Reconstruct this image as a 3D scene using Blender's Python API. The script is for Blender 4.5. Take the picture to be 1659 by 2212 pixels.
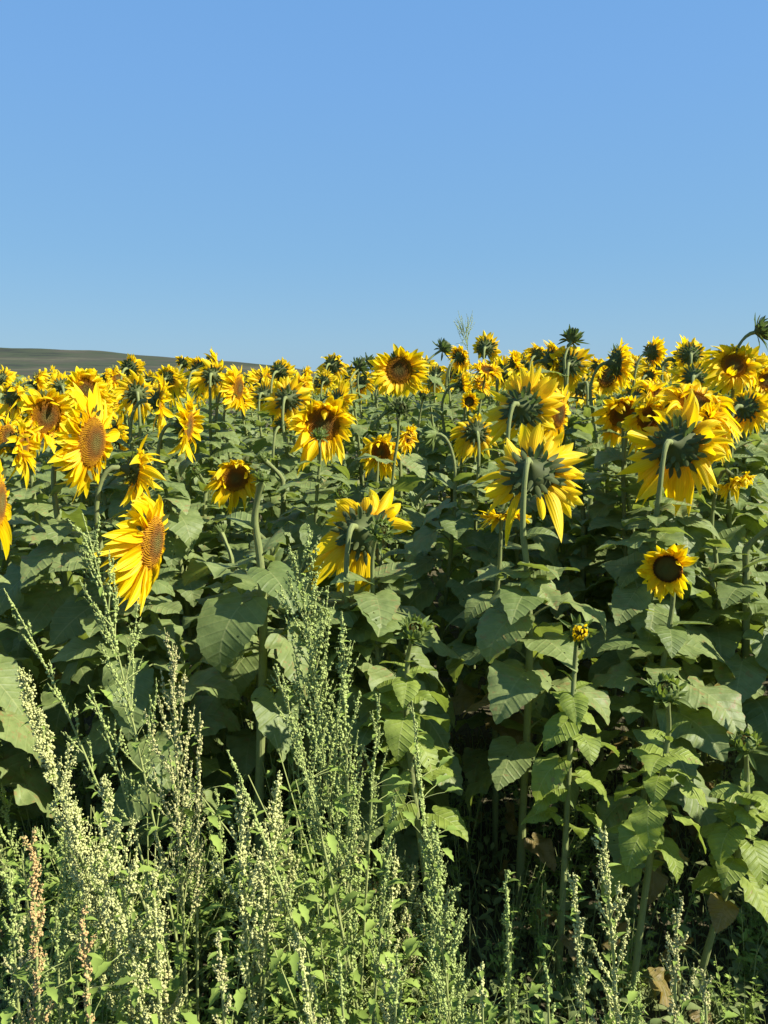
import bpy, math, random
import numpy as np
from math import radians as R_, sin, cos, pi, tan, atan2, sqrt
from mathutils import Vector, Matrix

for o in list(bpy.data.objects): bpy.data.objects.remove(o)
SC = bpy.context.scene
COL = SC.collection

# ---------------------------------------------------------------- camera
CAM_H = 1.65
VFOV = R_(67.0)
PITCH = R_(10.2)
PW, PH = 1659.0, 2212.0
FPX = (PH/2)/tan(VFOV/2)
cam = bpy.data.cameras.new('camera'); camo = bpy.data.objects.new('camera', cam); COL.objects.link(camo)
cam.sensor_fit = 'VERTICAL'; cam.angle = VFOV
cam.clip_start = 0.05; cam.clip_end = 20000
camo.location = (0, 0, CAM_H); camo.rotation_euler = (pi/2-PITCH, 0, 0)
SC.camera = camo

# ---------------------------------------------------------------- sky + sun + exposure
SUN = Vector((0.80, -0.16, 0.72)).normalized()
w = bpy.data.worlds.new('World'); SC.world = w; w.use_nodes = True
SKYK = 0.75
nt = w.node_tree; bg = nt.nodes['Background']
sky = nt.nodes.new('ShaderNodeTexSky'); sky.sky_type = 'NISHITA'; sky.sun_disc = False
sky.sun_elevation = math.asin(SUN.z); sky.sun_rotation = atan2(SUN.x, SUN.y)
sky.altitude = 0; sky.air_density = 1.0; sky.dust_density = 0.3; sky.ozone_density = 2.5
# the clear summer sky: physical sky pulled towards the even blue of the day
g_ = nt.nodes.new('ShaderNodeTexCoord'); sx = nt.nodes.new('ShaderNodeSeparateXYZ'); nt.links.new(g_.outputs['Generated'], sx.inputs[0])
cr = nt.nodes.new('ShaderNodeValToRGB'); nt.links.new(sx.outputs[2], cr.inputs[0])
while len(cr.color_ramp.elements) < 4: cr.color_ramp.elements.new(0.5)
for el, (p_, c_) in zip(cr.color_ramp.elements, [(0.0, (2.6, 4.85, 6.9)), (0.14, (2.1, 4.5, 7.4)), (0.32, (1.85, 4.2, 8.0)), (0.62, (1.4, 3.6, 7.9))]):
    el.position = p_; el.color = (c_[0]/10, c_[1]/10, c_[2]/10, 1)
ms = nt.nodes.new('ShaderNodeVectorMath'); ms.operation = 'SCALE'; ms.inputs[3].default_value = 10*SKYK
nt.links.new(cr.outputs[0], ms.inputs[0])
mx_ = nt.nodes.new('ShaderNodeMix'); mx_.data_type = 'RGBA'; mx_.inputs[0].default_value = 0.85
nt.links.new(sky.outputs[0], mx_.inputs[6]); nt.links.new(ms.outputs[0], mx_.inputs[7])
nt.links.new(mx_.outputs[2], bg.inputs[0]); bg.inputs[1].default_value = 0.06
sl = bpy.data.lights.new('sun', 'SUN'); sl.energy = 5.0; sl.angle = R_(0.5); sl.color = (1, 0.95, 0.86)
so = bpy.data.objects.new('sun', sl); COL.objects.link(so)
so.rotation_euler = SUN.to_track_quat('Z', 'Y').to_euler()
SC.view_settings.view_transform = 'Standard'; SC.view_settings.look = 'None'
SC.view_settings.exposure = 1.2; SC.view_settings.gamma = 1.0
SC.render.resolution_x = 768; SC.render.resolution_y = 1024
SC.render.engine = 'CYCLES'
SC.cycles.max_bounces = 6; SC.cycles.diffuse_bounces = 3; SC.cycles.transmission_bounces = 4

def at(px, py, d):
    """point at ground distance d seen towards (px,py) of the photograph"""
    x = (px-PW/2)/FPX; y = (PH/2-py)/FPX
    f = Vector((0, cos(PITCH), -sin(PITCH))); u = Vector((0, sin(PITCH), cos(PITCH)))
    v = f + u*y + Vector((1, 0, 0))*x
    return Vector((0, 0, CAM_H)) + v*(d/v.y)
def proj(p):
    v = Vector(p)-Vector((0, 0, CAM_H))
    f = Vector((0, cos(PITCH), -sin(PITCH))); u = Vector((0, sin(PITCH), cos(PITCH)))
    z = v.dot(f)
    return PW/2+v.x/z*FPX, PH/2-v.dot(u)/z*FPX

# ---------------------------------------------------------------- mesh builder
class MB:
    def __init__(s): s.V=[]; s.U=[]; s.F=[]; s.n=0
    def add(s, v, f, uv=None, m=0):
        v = np.asarray(v, dtype=np.float32).reshape(-1, 3); f = np.asarray(f, dtype=np.int32)
        s.V.append(v); s.U.append(np.zeros((len(v), 2), np.float32) if uv is None else np.asarray(uv, np.float32))
        s.F.append((f+s.n, m)); s.n += len(v)
    def mesh(s, name, mats, smooth=True):
        me = bpy.data.meshes.new(name)
        V = np.concatenate(s.V); U = np.concatenate(s.U)
        loops = np.concatenate([f.ravel() for f, m in s.F])
        tot = np.concatenate([np.full(len(f), f.shape[1], np.int32) for f, m in s.F])
        mi = np.concatenate([np.full(len(f), m, np.int32) for f, m in s.F])
        start = np.zeros(len(tot), np.int32); start[1:] = np.cumsum(tot)[:-1]
        me.vertices.add(len(V)); me.vertices.foreach_set('co', V.ravel())
        me.loops.add(len(loops)); me.loops.foreach_set('vertex_index', loops)
        me.polygons.add(len(tot)); me.polygons.foreach_set('loop_start', start)
        me.polygons.foreach_set('loop_total', tot)
        me.polygons.foreach_set('material_index', mi)
        me.polygons.foreach_set('use_smooth', np.full(len(tot), smooth))
        uvl = me.uv_layers.new(name='UVMap'); uvl.data.foreach_set('uv', U[loops].ravel())
        for m in mats: me.materials.append(m)
        me.update(calc_edges=True); me.validate()
        return me
    def obj(s, name, mats, parent=None, smooth=True):
        o = bpy.data.objects.new(name, s.mesh(name, mats, smooth)); COL.objects.link(o)
        if parent: o.parent = parent
        return o
def grid_faces(a, b):
    i = np.arange(a-1)[:, None]*b+np.arange(b-1)[None]
    i = i.ravel(); return np.stack([i, i+1, i+b+1, i+b], 1)
def tube(mb, pts, rad, sides=7, m=0, cap=False):
    P = np.array(pts, float); n = len(P); rad = np.broadcast_to(np.asarray(rad, float), (n,))
    T = np.gradient(P, axis=0); T /= np.linalg.norm(T, axis=1)[:, None]+1e-12
    ref = np.array([0, 1, 0.]) if abs(T[:, 1]).max() < 0.9 else np.array([1, 0.1, 0.02])
    A = np.cross(T, ref); A /= np.linalg.norm(A, axis=1)[:, None]+1e-9
    B = np.cross(T, A)
    a = np.linspace(0, 2*pi, sides+1)
    ring = P[:, None]+rad[:, None, None]*(np.cos(a)[None, :, None]*A[:, None]+np.sin(a)[None, :, None]*B[:, None])
    L = np.concatenate([[0], np.cumsum(np.linalg.norm(np.diff(P, axis=0), axis=1))])
    uv = np.stack(np.broadcast_arrays(a[None]/(2*pi), L[:, None]), -1).reshape(-1, 2)
    mb.add(ring.reshape(-1, 3), grid_faces(n, sides+1), uv, m)
def bez(p0, p1, p2, p3, n):
    t = np.linspace(0, 1, n)[:, None]; p0, p1, p2, p3 = [np.array(p, float) for p in (p0, p1, p2, p3)]
    return (1-t)**3*p0+3*(1-t)**2*t*p1+3*(1-t)*t*t*p2+t**3*p3
def tag(o, label=None, cat=None, group=None, kind=None):
    if label: o['label'] = label
    if cat: o['category'] = cat
    if group: o['group'] = group
    if kind: o['kind'] = kind
    return o
def empty(name, loc, rz=0):
    o = bpy.data.objects.new(name, None); COL.objects.link(o); o.location = loc; o.rotation_euler = (0, 0, rz)
    o.empty_display_size = 0.05; return o
def copy_tree(o, parent=None):
    c = o.copy(); COL.objects.link(c)
    if parent: c.parent = parent
    for ch in o.children: copy_tree(ch, c)
    return c

# ---------------------------------------------------------------- materials
class NT:
    def __init__(s, name):
        s.m = bpy.data.materials.new(name); s.m.use_nodes = True; s.t = s.m.node_tree
        s.b = s.t.nodes['Principled BSDF']; s.out = s.t.nodes['Material Output']
    def n(s, typ, **k):
        x = s.t.nodes.new('ShaderNode'+typ)
        for a, b in k.items(): setattr(x, a, b)
        return x
    def l(s, a, b): s.t.links.new(a, b)
    def math(s, op, a, b=None, c=None):
        x = s.n('Math', operation=op)
        for i, v in enumerate((a, b, c)):
            if v is None: continue
            if hasattr(v, 'links'): s.l(v, x.inputs[i])
            else: x.inputs[i].default_value = v
        return x.outputs[0]
    def mix(s, f, a, b, bt='MIX'):
        x = s.n('Mix', data_type='RGBA', blend_type=bt)
        for sock, v in ((x.inputs[0], f), (x.inputs[6], a), (x.inputs[7], b)):
            if hasattr(v, 'links'): s.l(v, sock)
            elif isinstance(v, (int, float)): sock.default_value = v
            else: sock.default_value = (*v, 1)
        return x.outputs[2]
    def ramp(s, f, stops):
        x = s.n('ValToRGB'); e = x.color_ramp.elements
        while len(e) < len(stops): e.new(0.5)
        for el, (p, c) in zip(e, stops): el.position = p; el.color = (*c, 1) if len(c) == 3 else c
        s.l(f, x.inputs[0]); return x.outputs[0]
    def noise(s, scale, detail=3, vec=None, rough=0.5):
        x = s.n('TexNoise'); x.inputs['Scale'].default_value = scale; x.inputs['Detail'].default_value = detail
        x.inputs['Roughness'].default_value = rough
        if vec is None:
            g = s.n('NewGeometry'); vec = g.outputs['Position']
        s.l(vec, x.inputs['Vector']); return x.outputs[0]
    def rnd(s):
        a = s.n('ObjectInfo').outputs['Random']; b = s.n('NewGeometry').outputs['Random Per Island']
        return s.math('FRACT', s.math('ADD', a, b))
    def bump(s, h, strength, dist=0.002):
        x = s.n('Bump'); x.inputs['Strength'].default_value = strength; x.inputs['Distance'].default_value = dist
        s.l(h, x.inputs['Height']); s.l(x.outputs[0], s.b.inputs['Normal']); return x.outputs[0]
    def trans(s, col, fac, nrm=None):
        t = s.n('BsdfTranslucent')
        if hasattr(col, 'links'): s.l(col, t.inputs[0])
        else: t.inputs[0].default_value = (*col, 1)
        mx = s.n('MixShader'); mx.inputs[0].default_value = fac
        s.l(s.b.outputs[0], mx.inputs[1]); s.l(t.outputs[0], mx.inputs[2]); s.l(mx.outputs[0], s.out.inputs[0])
    def base(s, col, rough=0.6, spec=0.3):
        if hasattr(col, 'links'): s.l(col, s.b.inputs['Base Color'])
        else: s.b.inputs['Base Color'].default_value = (*col, 1)
        s.b.inputs['Roughness'].default_value = rough; s.b.inputs['Specular IOR Level'].default_value = spec

def leaf_material(name, c1, c2, vein, tcol, dry=0.0, rough=0.5):
    k = NT(name); r = k.rnd(); uv = k.n('UVMap').outputs[0]
    sp = k.n('SeparateXYZ'); k.l(uv, sp.inputs[0])
    ax = k.math('ABSOLUTE', sp.outputs[0]); p = k.math('SUBTRACT', sp.outputs[1], k.math('MULTIPLY', ax, 0.55))
    fr = k.math('ABSOLUTE', k.math('SUBTRACT', k.math('FRACT', k.math('MULTIPLY', p, 6.5)), 0.5))
    lat = k.math('LESS_THAN', fr, 0.045)
    mid = k.math('LESS_THAN', ax, 0.012)
    vn = k.math('MAXIMUM', mid, k.math('MULTIPLY', lat, 0.55))
    base = k.mix(r, c1, c2)
    nz = k.noise(34, 6, rough=0.65)
    blot = k.ramp(nz, [(0.33, (0.72, 0.76, 0.70)), (0.66, (1.2, 1.16, 1.2))])
    base = k.mix(1.0, base, blot, 'MULTIPLY')
    base = k.mix(k.math('MULTIPLY', vn, 0.6), base, vein)
    # dry, browned patches on a few leaves
    spn = k.noise(45, 5, rough=0.7)
    edge = k.math('MULTIPLY', k.math('GREATER_THAN', k.math('ADD', spn, k.math('MULTIPLY', r, 0.16)), 0.73-dry), 0.85)
    base = k.mix(edge, base, (0.25, 0.19, 0.07))
    k.base(base, rough, 0.28)
    h = k.math('ADD', k.math('MULTIPLY', nz, 0.5), k.math('MULTIPLY', k.math('MINIMUM', fr, 0.2), 1.2))
    k.bump(h, 0.8, 0.006)
    k.trans(k.mix(0.6, base, tcol, 'MIX'), 0.38)
    # insect holes in some of the leaves
    mp = k.n('Mapping'); k.l(uv, mp.inputs[0]); cmb = k.n('CombineXYZ'); k.l(k.math('MULTIPLY', r, 37.0), cmb.inputs[0]); k.l(cmb.outputs[0], mp.inputs['Location'])
    vo = k.n('TexVoronoi'); vo.inputs['Scale'].default_value = 8.0; k.l(mp.outputs[0], vo.inputs['Vector'])
    nn = k.n('TexNoise'); nn.inputs['Scale'].default_value = 2.2; k.l(mp.outputs[0], nn.inputs['Vector'])
    hole = k.math('MULTIPLY', k.math('LESS_THAN', vo.outputs['Distance'], 0.17), k.math('GREATER_THAN', nn.outputs[0], 0.60))
    old = k.out.inputs[0].links[0].from_socket; tb = k.n('BsdfTransparent'); mx = k.n('MixShader')
    k.l(hole, mx.inputs[0]); k.l(old, mx.inputs[1]); k.l(tb.outputs[0], mx.inputs[2]); k.l(mx.outputs[0], k.out.inputs[0])
    return k.m
M = {}
M['leaf'] = leaf_material('leaf_green', (0.140, 0.190, 0.054), (0.210, 0.262, 0.086), (0.30, 0.33, 0.12), (0.30, 0.38, 0.02))
M['young'] = leaf_material('leaf_young', (0.190, 0.250, 0.040), (0.240, 0.300, 0.056), (0.36, 0.40, 0.13), (0.30, 0.40, 0.04), -0.04)
M['dry'] = leaf_material('leaf_yellowed', (0.24, 0.19, 0.045), (0.14, 0.11, 0.035), (0.30, 0.26, 0.10), (0.45, 0.30, 0.05), 0.12)

k = NT('petal'); r = k.rnd(); uv = k.n('UVMap').outputs[0]; sp = k.n('SeparateXYZ'); k.l(uv, sp.inputs[0])
c = k.ramp(sp.outputs[1], [(0.0, (0.80, 0.38, 0.002)), (0.22, (0.88, 0.61, 0.003)), (0.85, (0.92, 0.74, 0.006)), (1.0, (0.93, 0.80, 0.08))])
c = k.mix(k.math('MULTIPLY', r, 0.5), c, (0.90, 0.61, 0.002))
st = k.math('SINE', k.math('MULTIPLY', sp.outputs[0], 34.0))
c = k.mix(k.math('MULTIPLY', k.math('ADD', st, 1), 0.10), c, (0.62, 0.30, 0.004))
k.base(c, 0.5, 0.25); k.bump(st, 0.35, 0.001); k.trans(c, 0.48); M['petal'] = k.m

k = NT('disc'); uv = k.n('UVMap').outputs[0]; sp = k.n('SeparateXYZ'); k.l(uv, sp.inputs[0])
c = k.ramp(sp.outputs[0], [(0.0, (0.16, 0.15, 0.04)), (0.30, (0.17, 0.12, 0.025)), (0.5, (0.20, 0.09, 0.015)), (0.70, (0.34, 0.15, 0.012)), (0.86, (0.62, 0.32, 0.012)), (1.0, (0.42, 0.18, 0.01))])
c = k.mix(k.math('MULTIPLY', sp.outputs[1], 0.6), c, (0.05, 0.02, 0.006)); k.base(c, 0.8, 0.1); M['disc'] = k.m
k = NT('young_disc'); uv = k.n('UVMap').outputs[0]; sp = k.n('SeparateXYZ'); k.l(uv, sp.inputs[0])
c = k.ramp(sp.outputs[0], [(0.0, (0.10, 0.12, 0.03)), (0.7, (0.12, 0.10, 0.02)), (0.88, (0.12, 0.05, 0.01)), (1.0, (0.50, 0.18, 0.01))])
c = k.mix(k.math('MULTIPLY', sp.outputs[1], 0.5), c, (0.04, 0.03, 0.006)); k.base(c, 0.8, 0.1); M['young_disc'] = k.m

k = NT('bract'); r = k.rnd(); c = k.mix(r, (0.050, 0.062, 0.014), (0.095, 0.115, 0.028)); nz = k.noise(60, 2)
c = k.mix(k.math('MULTIPLY', nz, 0.3), c, (0.12, 0.15, 0.07)); k.base(c, 0.7, 0.2); k.trans((0.2, 0.32, 0.06), 0.15); M['bract'] = k.m
k = NT('fresh_bract'); r = k.rnd(); c = k.mix(r, (0.10, 0.14, 0.03), (0.17, 0.22, 0.06)); k.base(c, 0.65, 0.25); k.trans((0.28, 0.38, 0.04), 0.25); M['fresh'] = k.m
k = NT('stalk'); r = k.rnd(); nz = k.noise(35, 4); uv = k.n('UVMap').outputs[0]
wv = k.n('TexNoise'); mp = k.n('Mapping'); mp.inputs['Scale'].default_value = (14, 6, 1); k.l(uv, mp.inputs[0]); k.l(mp.outputs[0], wv.inputs['Vector']); wv.inputs['Scale'].default_value = 2
c = k.mix(wv.outputs[0], (0.125, 0.160, 0.040), (0.20, 0.24, 0.066)); c = k.mix(k.math('MULTIPLY', nz, 0.4), c, (0.26, 0.25, 0.13))
bl = k.ramp(k.noise(70, 3), [(.56, (0, 0, 0)), (.7, (1, 1, 1))]); c = k.mix(k.math('MULTIPLY', bl, 0.5), c, (0.10, 0.10, 0.05))
k.base(c, 0.75, 0.2); k.bump(wv.outputs[0], 0.8, 0.003); M['stalk'] = k.m

def weed_mat(name, a, b, spot, tr=0.15):
    k = NT(name); g = k.n('NewGeometry').outputs['Random Per Island']; nz = k.noise(9, 2)
    c = k.mix(g, a, b); c = k.mix(k.math('MULTIPLY', nz, 0.6), c, spot); k.base(c, 0.75, 0.15); k.trans(c, tr); return k.m
M['seed_green'] = weed_mat('seed_green', (0.26, 0.32, 0.085), (0.42, 0.48, 0.16), (0.32, 0.40, 0.12))
M['seed_cream'] = weed_mat('seed_cream', (0.42, 0.43, 0.15), (0.62, 0.61, 0.27), (0.48, 0.50, 0.18))
M['seed_buff'] = weed_mat('seed_buff', (0.38, 0.34, 0.14), (0.58, 0.52, 0.24), (0.40, 0.44, 0.16))
M['seed_rust'] = weed_mat('seed_rust', (0.48, 0.26, 0.12), (0.60, 0.40, 0.18), (0.50, 0.42, 0.14))
M['weed_stem'] = weed_mat('weed_stem', (0.24, 0.30, 0.09), (0.30, 0.36, 0.12), (0.30, 0.28, 0.10), 0.05)
M['weed_leaf'] = weed_mat('weed_leaf', (0.15, 0.22, 0.038), (0.29, 0.38, 0.075), (0.21, 0.29, 0.06), 0.3)
M['grass'] = weed_mat('grass_green', (0.12, 0.18, 0.05), (0.22, 0.27, 0.09), (0.20, 0.20, 0.08), 0.3)

k = NT('soil'); n1 = k.noise(3, 6); n2 = k.noise(40, 4)
c = k.ramp(n1, [(0.3, (0.045, 0.034, 0.02)), (0.7, (0.085, 0.066, 0.04))]); c = k.mix(k.math('MULTIPLY', n2, 0.5), c, (0.10, 0.11, 0.05))
k.base(c, 0.95, 0.1); k.bump(n2, 0.8, 0.02); M['soil'] = k.m
k = NT('moor'); tc = k.n('NewGeometry').outputs['Position']
mp = k.n('Mapping'); mp.inputs['Scale'].default_value = (0.016, 0.012, 0.22); k.l(tc, mp.inputs[0])
n1 = k.noise(1.0, 8, mp.outputs[0], 0.62); n2 = k.noise(0.25, 5)
c = k.ramp(n1, [(0.38, (0.028, 0.033, 0.027)), (0.46, (0.044, 0.056, 0.032)), (0.53, (0.052, 0.050, 0.038)), (0.60, (0.078, 0.078, 0.05)), (0.66, (0.046, 0.056, 0.033))])
c = k.mix(k.math('MULTIPLY', n2, 0.35), c, (0.07, 0.08, 0.07)); k.base(c, 1.0, 0.0); M['moor'] = k.m

# ---------------------------------------------------------------- ground and hill
def patch(x0, x1, y0, y1, nx, ny, hf):
    X, Y = np.meshgrid(np.linspace(x0, x1, nx), np.linspace(y0, y1, ny))
    Z = hf(X, Y); return np.stack([X, Y, Z], -1).reshape(-1, 3), grid_faces(ny, nx)
mb = MB(); rr = np.random.RandomState(3)
mb.add([(-6000, -300, 0), (6000, -300, 0), (6000, 9000, 0), (-6000, 9000, 0)], [(0, 1, 2, 3)])
tag(mb.obj('ground', [M['soil']]), kind='structure')
def ridge(X, Y):
    px = PW/2+X/600.0*FPX
    yy = np.interp(px, [-900, -300, 0, 200, 400, 570, 690, 800, 1000], [735, 742, 753, 762, 776, 789, 803, 812, 840])
    H = (HOR-yy)/FPX*620/cos(PITCH)**2*1.0+CAM_H
    H = np.where(px > 860, -6, H)
    t = np.clip((Y-330)/270.0, 0, 1); t2 = np.clip((1100-Y)/500.0, 0, 1)
    prof = np.where(Y < 600, t**0.8, t2)
    return H*prof - 3 + 0.5*np.sin(X*0.05)*t+0.3*np.sin(X*0.13+Y*0.07)*t + 3.0*prof
HOR = proj((0, 1e6, CAM_H))[1]
mb = MB(); v, f = patch(-1100, 80, 325, 1105, 160, 60, ridge); mb.add(v, f)
tag(mb.obj('hill', [M['moor']]), kind='structure')

# ---------------------------------------------------------------- leaf meshes
OUT = np.array([(0, 0), (.05, -.12), (.15, -.215), (.28, -.225), (.40, -.15), (.475, -.02), (.50, .13), (.48, .29), (.42, .45), (.33, .61), (.21, .77), (.09, .91), (0, 1.0)])
OUTN = np.array([(0, 0), (.04, -.03), (.11, -.04), (.19, .03), (.245, .13), (.265, .26), (.25, .40), (.21, .55), (.155, .70), (.095, .84), (.04, .94), (0, 1.0)])
def outline(prof, n):
    d = np.concatenate([[0], np.cumsum(np.linalg.norm(np.diff(prof, axis=0), axis=1))]); t = np.linspace(0, d[-1], n)
    return np.stack([np.interp(t, d, prof[:, 0]), np.interp(t, d, prof[:, 1])], 1)
def leaf_geo(mb, rng, L=1.0, prof=OUT, n=20, half=4, pet=0.6, a0=50, a1=0, a2=-50, fold=0.25, wave=0.05, roll=0, M4=None, wid=1.0, tooth=0.009, pr=0.016, m=0, mp=1):
    """petiole from the origin along +X rising at a0, blade from its end bending from a1 to a2"""
    a0, a1, a2 = R_(a0), R_(a1), R_(a2)
    tp = np.linspace(0, 1, 7); ang = a0+(a1-a0)*tp**1.3
    seg = pet/6; px = np.concatenate([[0], np.cumsum(np.cos(ang[:-1])*seg)]); pz = np.concatenate([[0], np.cumsum(np.sin(ang[:-1])*seg)])
    o = outline(prof, n); cols = 2*half+1
    s_fine = np.linspace(0, 1, 41); af = a1+(a2-a1)*s_fine**1.2
    bx = np.concatenate([[0], np.cumsum(np.cos(af[:-1])/40)]); bz = np.concatenate([[0], np.cumsum(np.sin(af[:-1])/40)])
    W = np.zeros((n, cols)); S = np.zeros((n, cols))
    ph = rng.uniform(0, 6.28, 6)
    for side in (-1, 1):
        asym = 1+rng.uniform(-.08, .08)
        tn = tooth*np.where(np.arange(n) % 2 == 0, 1, -1)*rng.uniform(.4, 1.3, n)
        tn[[0, -1]] = 0
        ow = np.maximum(o[:, 0]*asym*wid+tn*1.2, 0); os_ = o[:, 1]+tn*.6
        si = np.clip(os_-0.45*ow, 0, 1); si[-1] = 1; si[0] = 0
        si = np.maximum.accumulate(si)
        for j in range(half+1):
            f = j/half; cc = half+side*j
            W[:, cc] = side*ow*f; S[:, cc] = si+(os_-si)*f
    aW = np.abs(W); wm = 0.45*wid
    sc = np.clip(S, 0, 1); X = np.interp(sc, s_fine, bx)+np.minimum(S, 0)*cos(a1); Z = np.interp(sc, s_fine, bz)+np.minimum(S, 0)*sin(a1)
    A = np.interp(sc, s_fine, af)
    h = fold*aW - fold*0.9*aW**2/wm + wave*(aW/wm)**1.5*np.sin(S*9+ph[0]+np.where(W > 0, ph[1], ph[2])) + 0.5*wave*(aW/wm)**2*np.sin(S*21+ph[3]+np.sign(W)*ph[4])
    h += rng.uniform(.001, .006)*np.cos((S-0.55*aW)*6.5*2*pi)*np.minimum(aW/0.1, 1)
    Yv = W*cos(R_(0)); r_ = R_(roll)*np.clip(S, 0, 1)
    Yn = Yv*np.cos(r_)-h*np.sin(r_); hn = Yv*np.sin(r_)+h*np.cos(r_)
    P = np.stack([X-np.sin(A)*hn+px[-1], Yn, Z+np.cos(A)*hn+pz[-1]], -1).reshape(-1, 3)*L
    uv = np.stack([W/wid, S], -1).reshape(-1, 2)
    f = grid_faces(n, cols)
    pm = MB(); tube(pm, np.stack([px, px*0, pz], 1)*L, np.linspace(pr*1.25, pr*.75, 7)*L, 5)
    # midrib ridge under the blade
    tv = pm.V[0]
    if M4 is not None:
        Rm = np.array(M4)[:3, :3]; t = np.array(M4)[:3, 3]; P = P@Rm.T+t; tv = tv@Rm.T+t
    mb.add(P, f, uv, m); mb.add(tv, pm.F[0][0], pm.U[0], mp)

LEAVES = {}
def leaf_pool(key, cnt, **kw):
    out = []
    for i in range(cnt):
        rng = np.random.RandomState(hash_(key)+i*17); mb = MB(); kk = {}
        for a, b in kw.items(): kk[a] = rng.uniform(*b) if isinstance(b, tuple) else b
        mname = kk.pop('mat'); leaf_geo(mb, rng, **kk); out.append(mb.mesh('leaf', [M[mname], M['stalk']]))
    LEAVES[key] = out
def hash_(s): return sum(ord(c)*(i+3) for i, c in enumerate(s)) % 9973
for mat in ('leaf', 'young', 'dry'):
    leaf_pool('big_'+mat, 12 if mat != 'dry' else 5, mat=mat, pet=(.45, .75), a0=(35, 65), a1=(-40, 8), a2=(-115, -45), fold=(-.1, .40), wave=(.03, .11), roll=(-30, 30), wid=(.72, .98), n=26)
    leaf_pool('small_'+mat, 10 if mat != 'dry' else 2, mat=mat, pet=(.18, .35), a0=(30, 60), a1=(-15, 25), a2=(-85, -10), fold=(.1, .6), wave=(.02, .07), roll=(-25, 25), wid=(.75, 1.0), n=20, prof=OUT)
    leaf_pool('top_'+mat, 6 if mat != 'dry' else 2, mat=mat, pet=(.05, .1), a0=(30, 60), a1=(10, 50), a2=(-40, 20), fold=(.2, .7), wave=(.01, .05), roll=(-25, 25), wid=(.8, 1.1), n=16, prof=OUTN)

# ---------------------------------------------------------------- flower heads
PROF = np.array([.42, .72, .92, 1, .98, .88, .70, .42, .03])
def ray(mb, rng, ang, r0, z0, L, W, e0, curl, twist, cup, m=0, side=0, nt_=9, nu=5, g=None):
    t = np.linspace(0, 1, nt_); pr = np.interp(t, np.linspace(0, 1, 9), PROF)
    e = R_(e0)+R_(curl)*t**1.3
    dr = np.concatenate([[0], np.cumsum(np.cos(e[:-1]))])*L/(nt_-1); dz = np.concatenate([[0], np.cumsum(np.sin(e[:-1]))])*L/(nt_-1)
    u = np.linspace(-1, 1, nu); hw = W*pr
    y = u[None]*hw[:, None]; h = cup*(u[None]**2)*hw[:, None]-0.06*W*np.cos(u[None]*3*pi)*np.minimum(pr, .8)[:, None]
    tw = R_(twist)*t[:, None]; y2 = y*np.cos(tw)-h*np.sin(tw); h2 = y*np.sin(tw)+h*np.cos(tw)
    ee = e[:, None]; X = r0+dr[:, None]-np.sin(ee)*h2; Z = z0+dz[:, None]+np.cos(ee)*h2; Y = y2+side*L*t[:, None]**2
    ca, sa = cos(ang), sin(ang)
    P = np.stack([X*ca-Y*sa, X*sa+Y*ca, Z], -1)
    if g is not None: P = P+(g[None, None]*L*(t**2)[:, None, None])
    P = P.reshape(-1, 3)
    uv = np.stack(np.broadcast_arrays((u[None]+1)/2*np.ones((nt_, 1)), t[:, None]), -1).reshape(-1, 2)
    mb.add(P, grid_faces(nt_, nu), uv, m)
def lathe(mb, prof, n=20, m=0, uvr=None):
    a = np.linspace(0, 2*pi, n+1); pr = np.array(prof, float)
    P = np.stack([pr[:, 0:1]*np.cos(a), pr[:, 0:1]*np.sin(a), pr[:, 1:2]*np.ones(n+1)], -1).reshape(-1, 3)
    uv = np.zeros((len(P), 2)); 
    if uvr: uv[:, 0] = np.repeat(pr[:, 0]/uvr, n+1); uv[:, 1] = 0.5
    mb.add(P, grid_faces(len(pr), n+1), uv, m)
STY = {'crown': (64, 14, 15, 0, 30, 1.05, 26), 'side': (66, -20, 13, -16, 24, 1.12, 20),   # n, e0, sd, curl, sd, len, twist sd
 'open': (60, 12, 15, -12, 28, 1.05, 22), 'messy': (56, 8, 24, -5, 50, 1.05, 45), 'young': (50, 40, 16, -22, 28, .85, 28),
 'cup': (58, 32, 18, -5, 32, 1.0, 28), 'swept': (52, -4, 18, -12, 38, 1.05, 28)}
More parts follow.
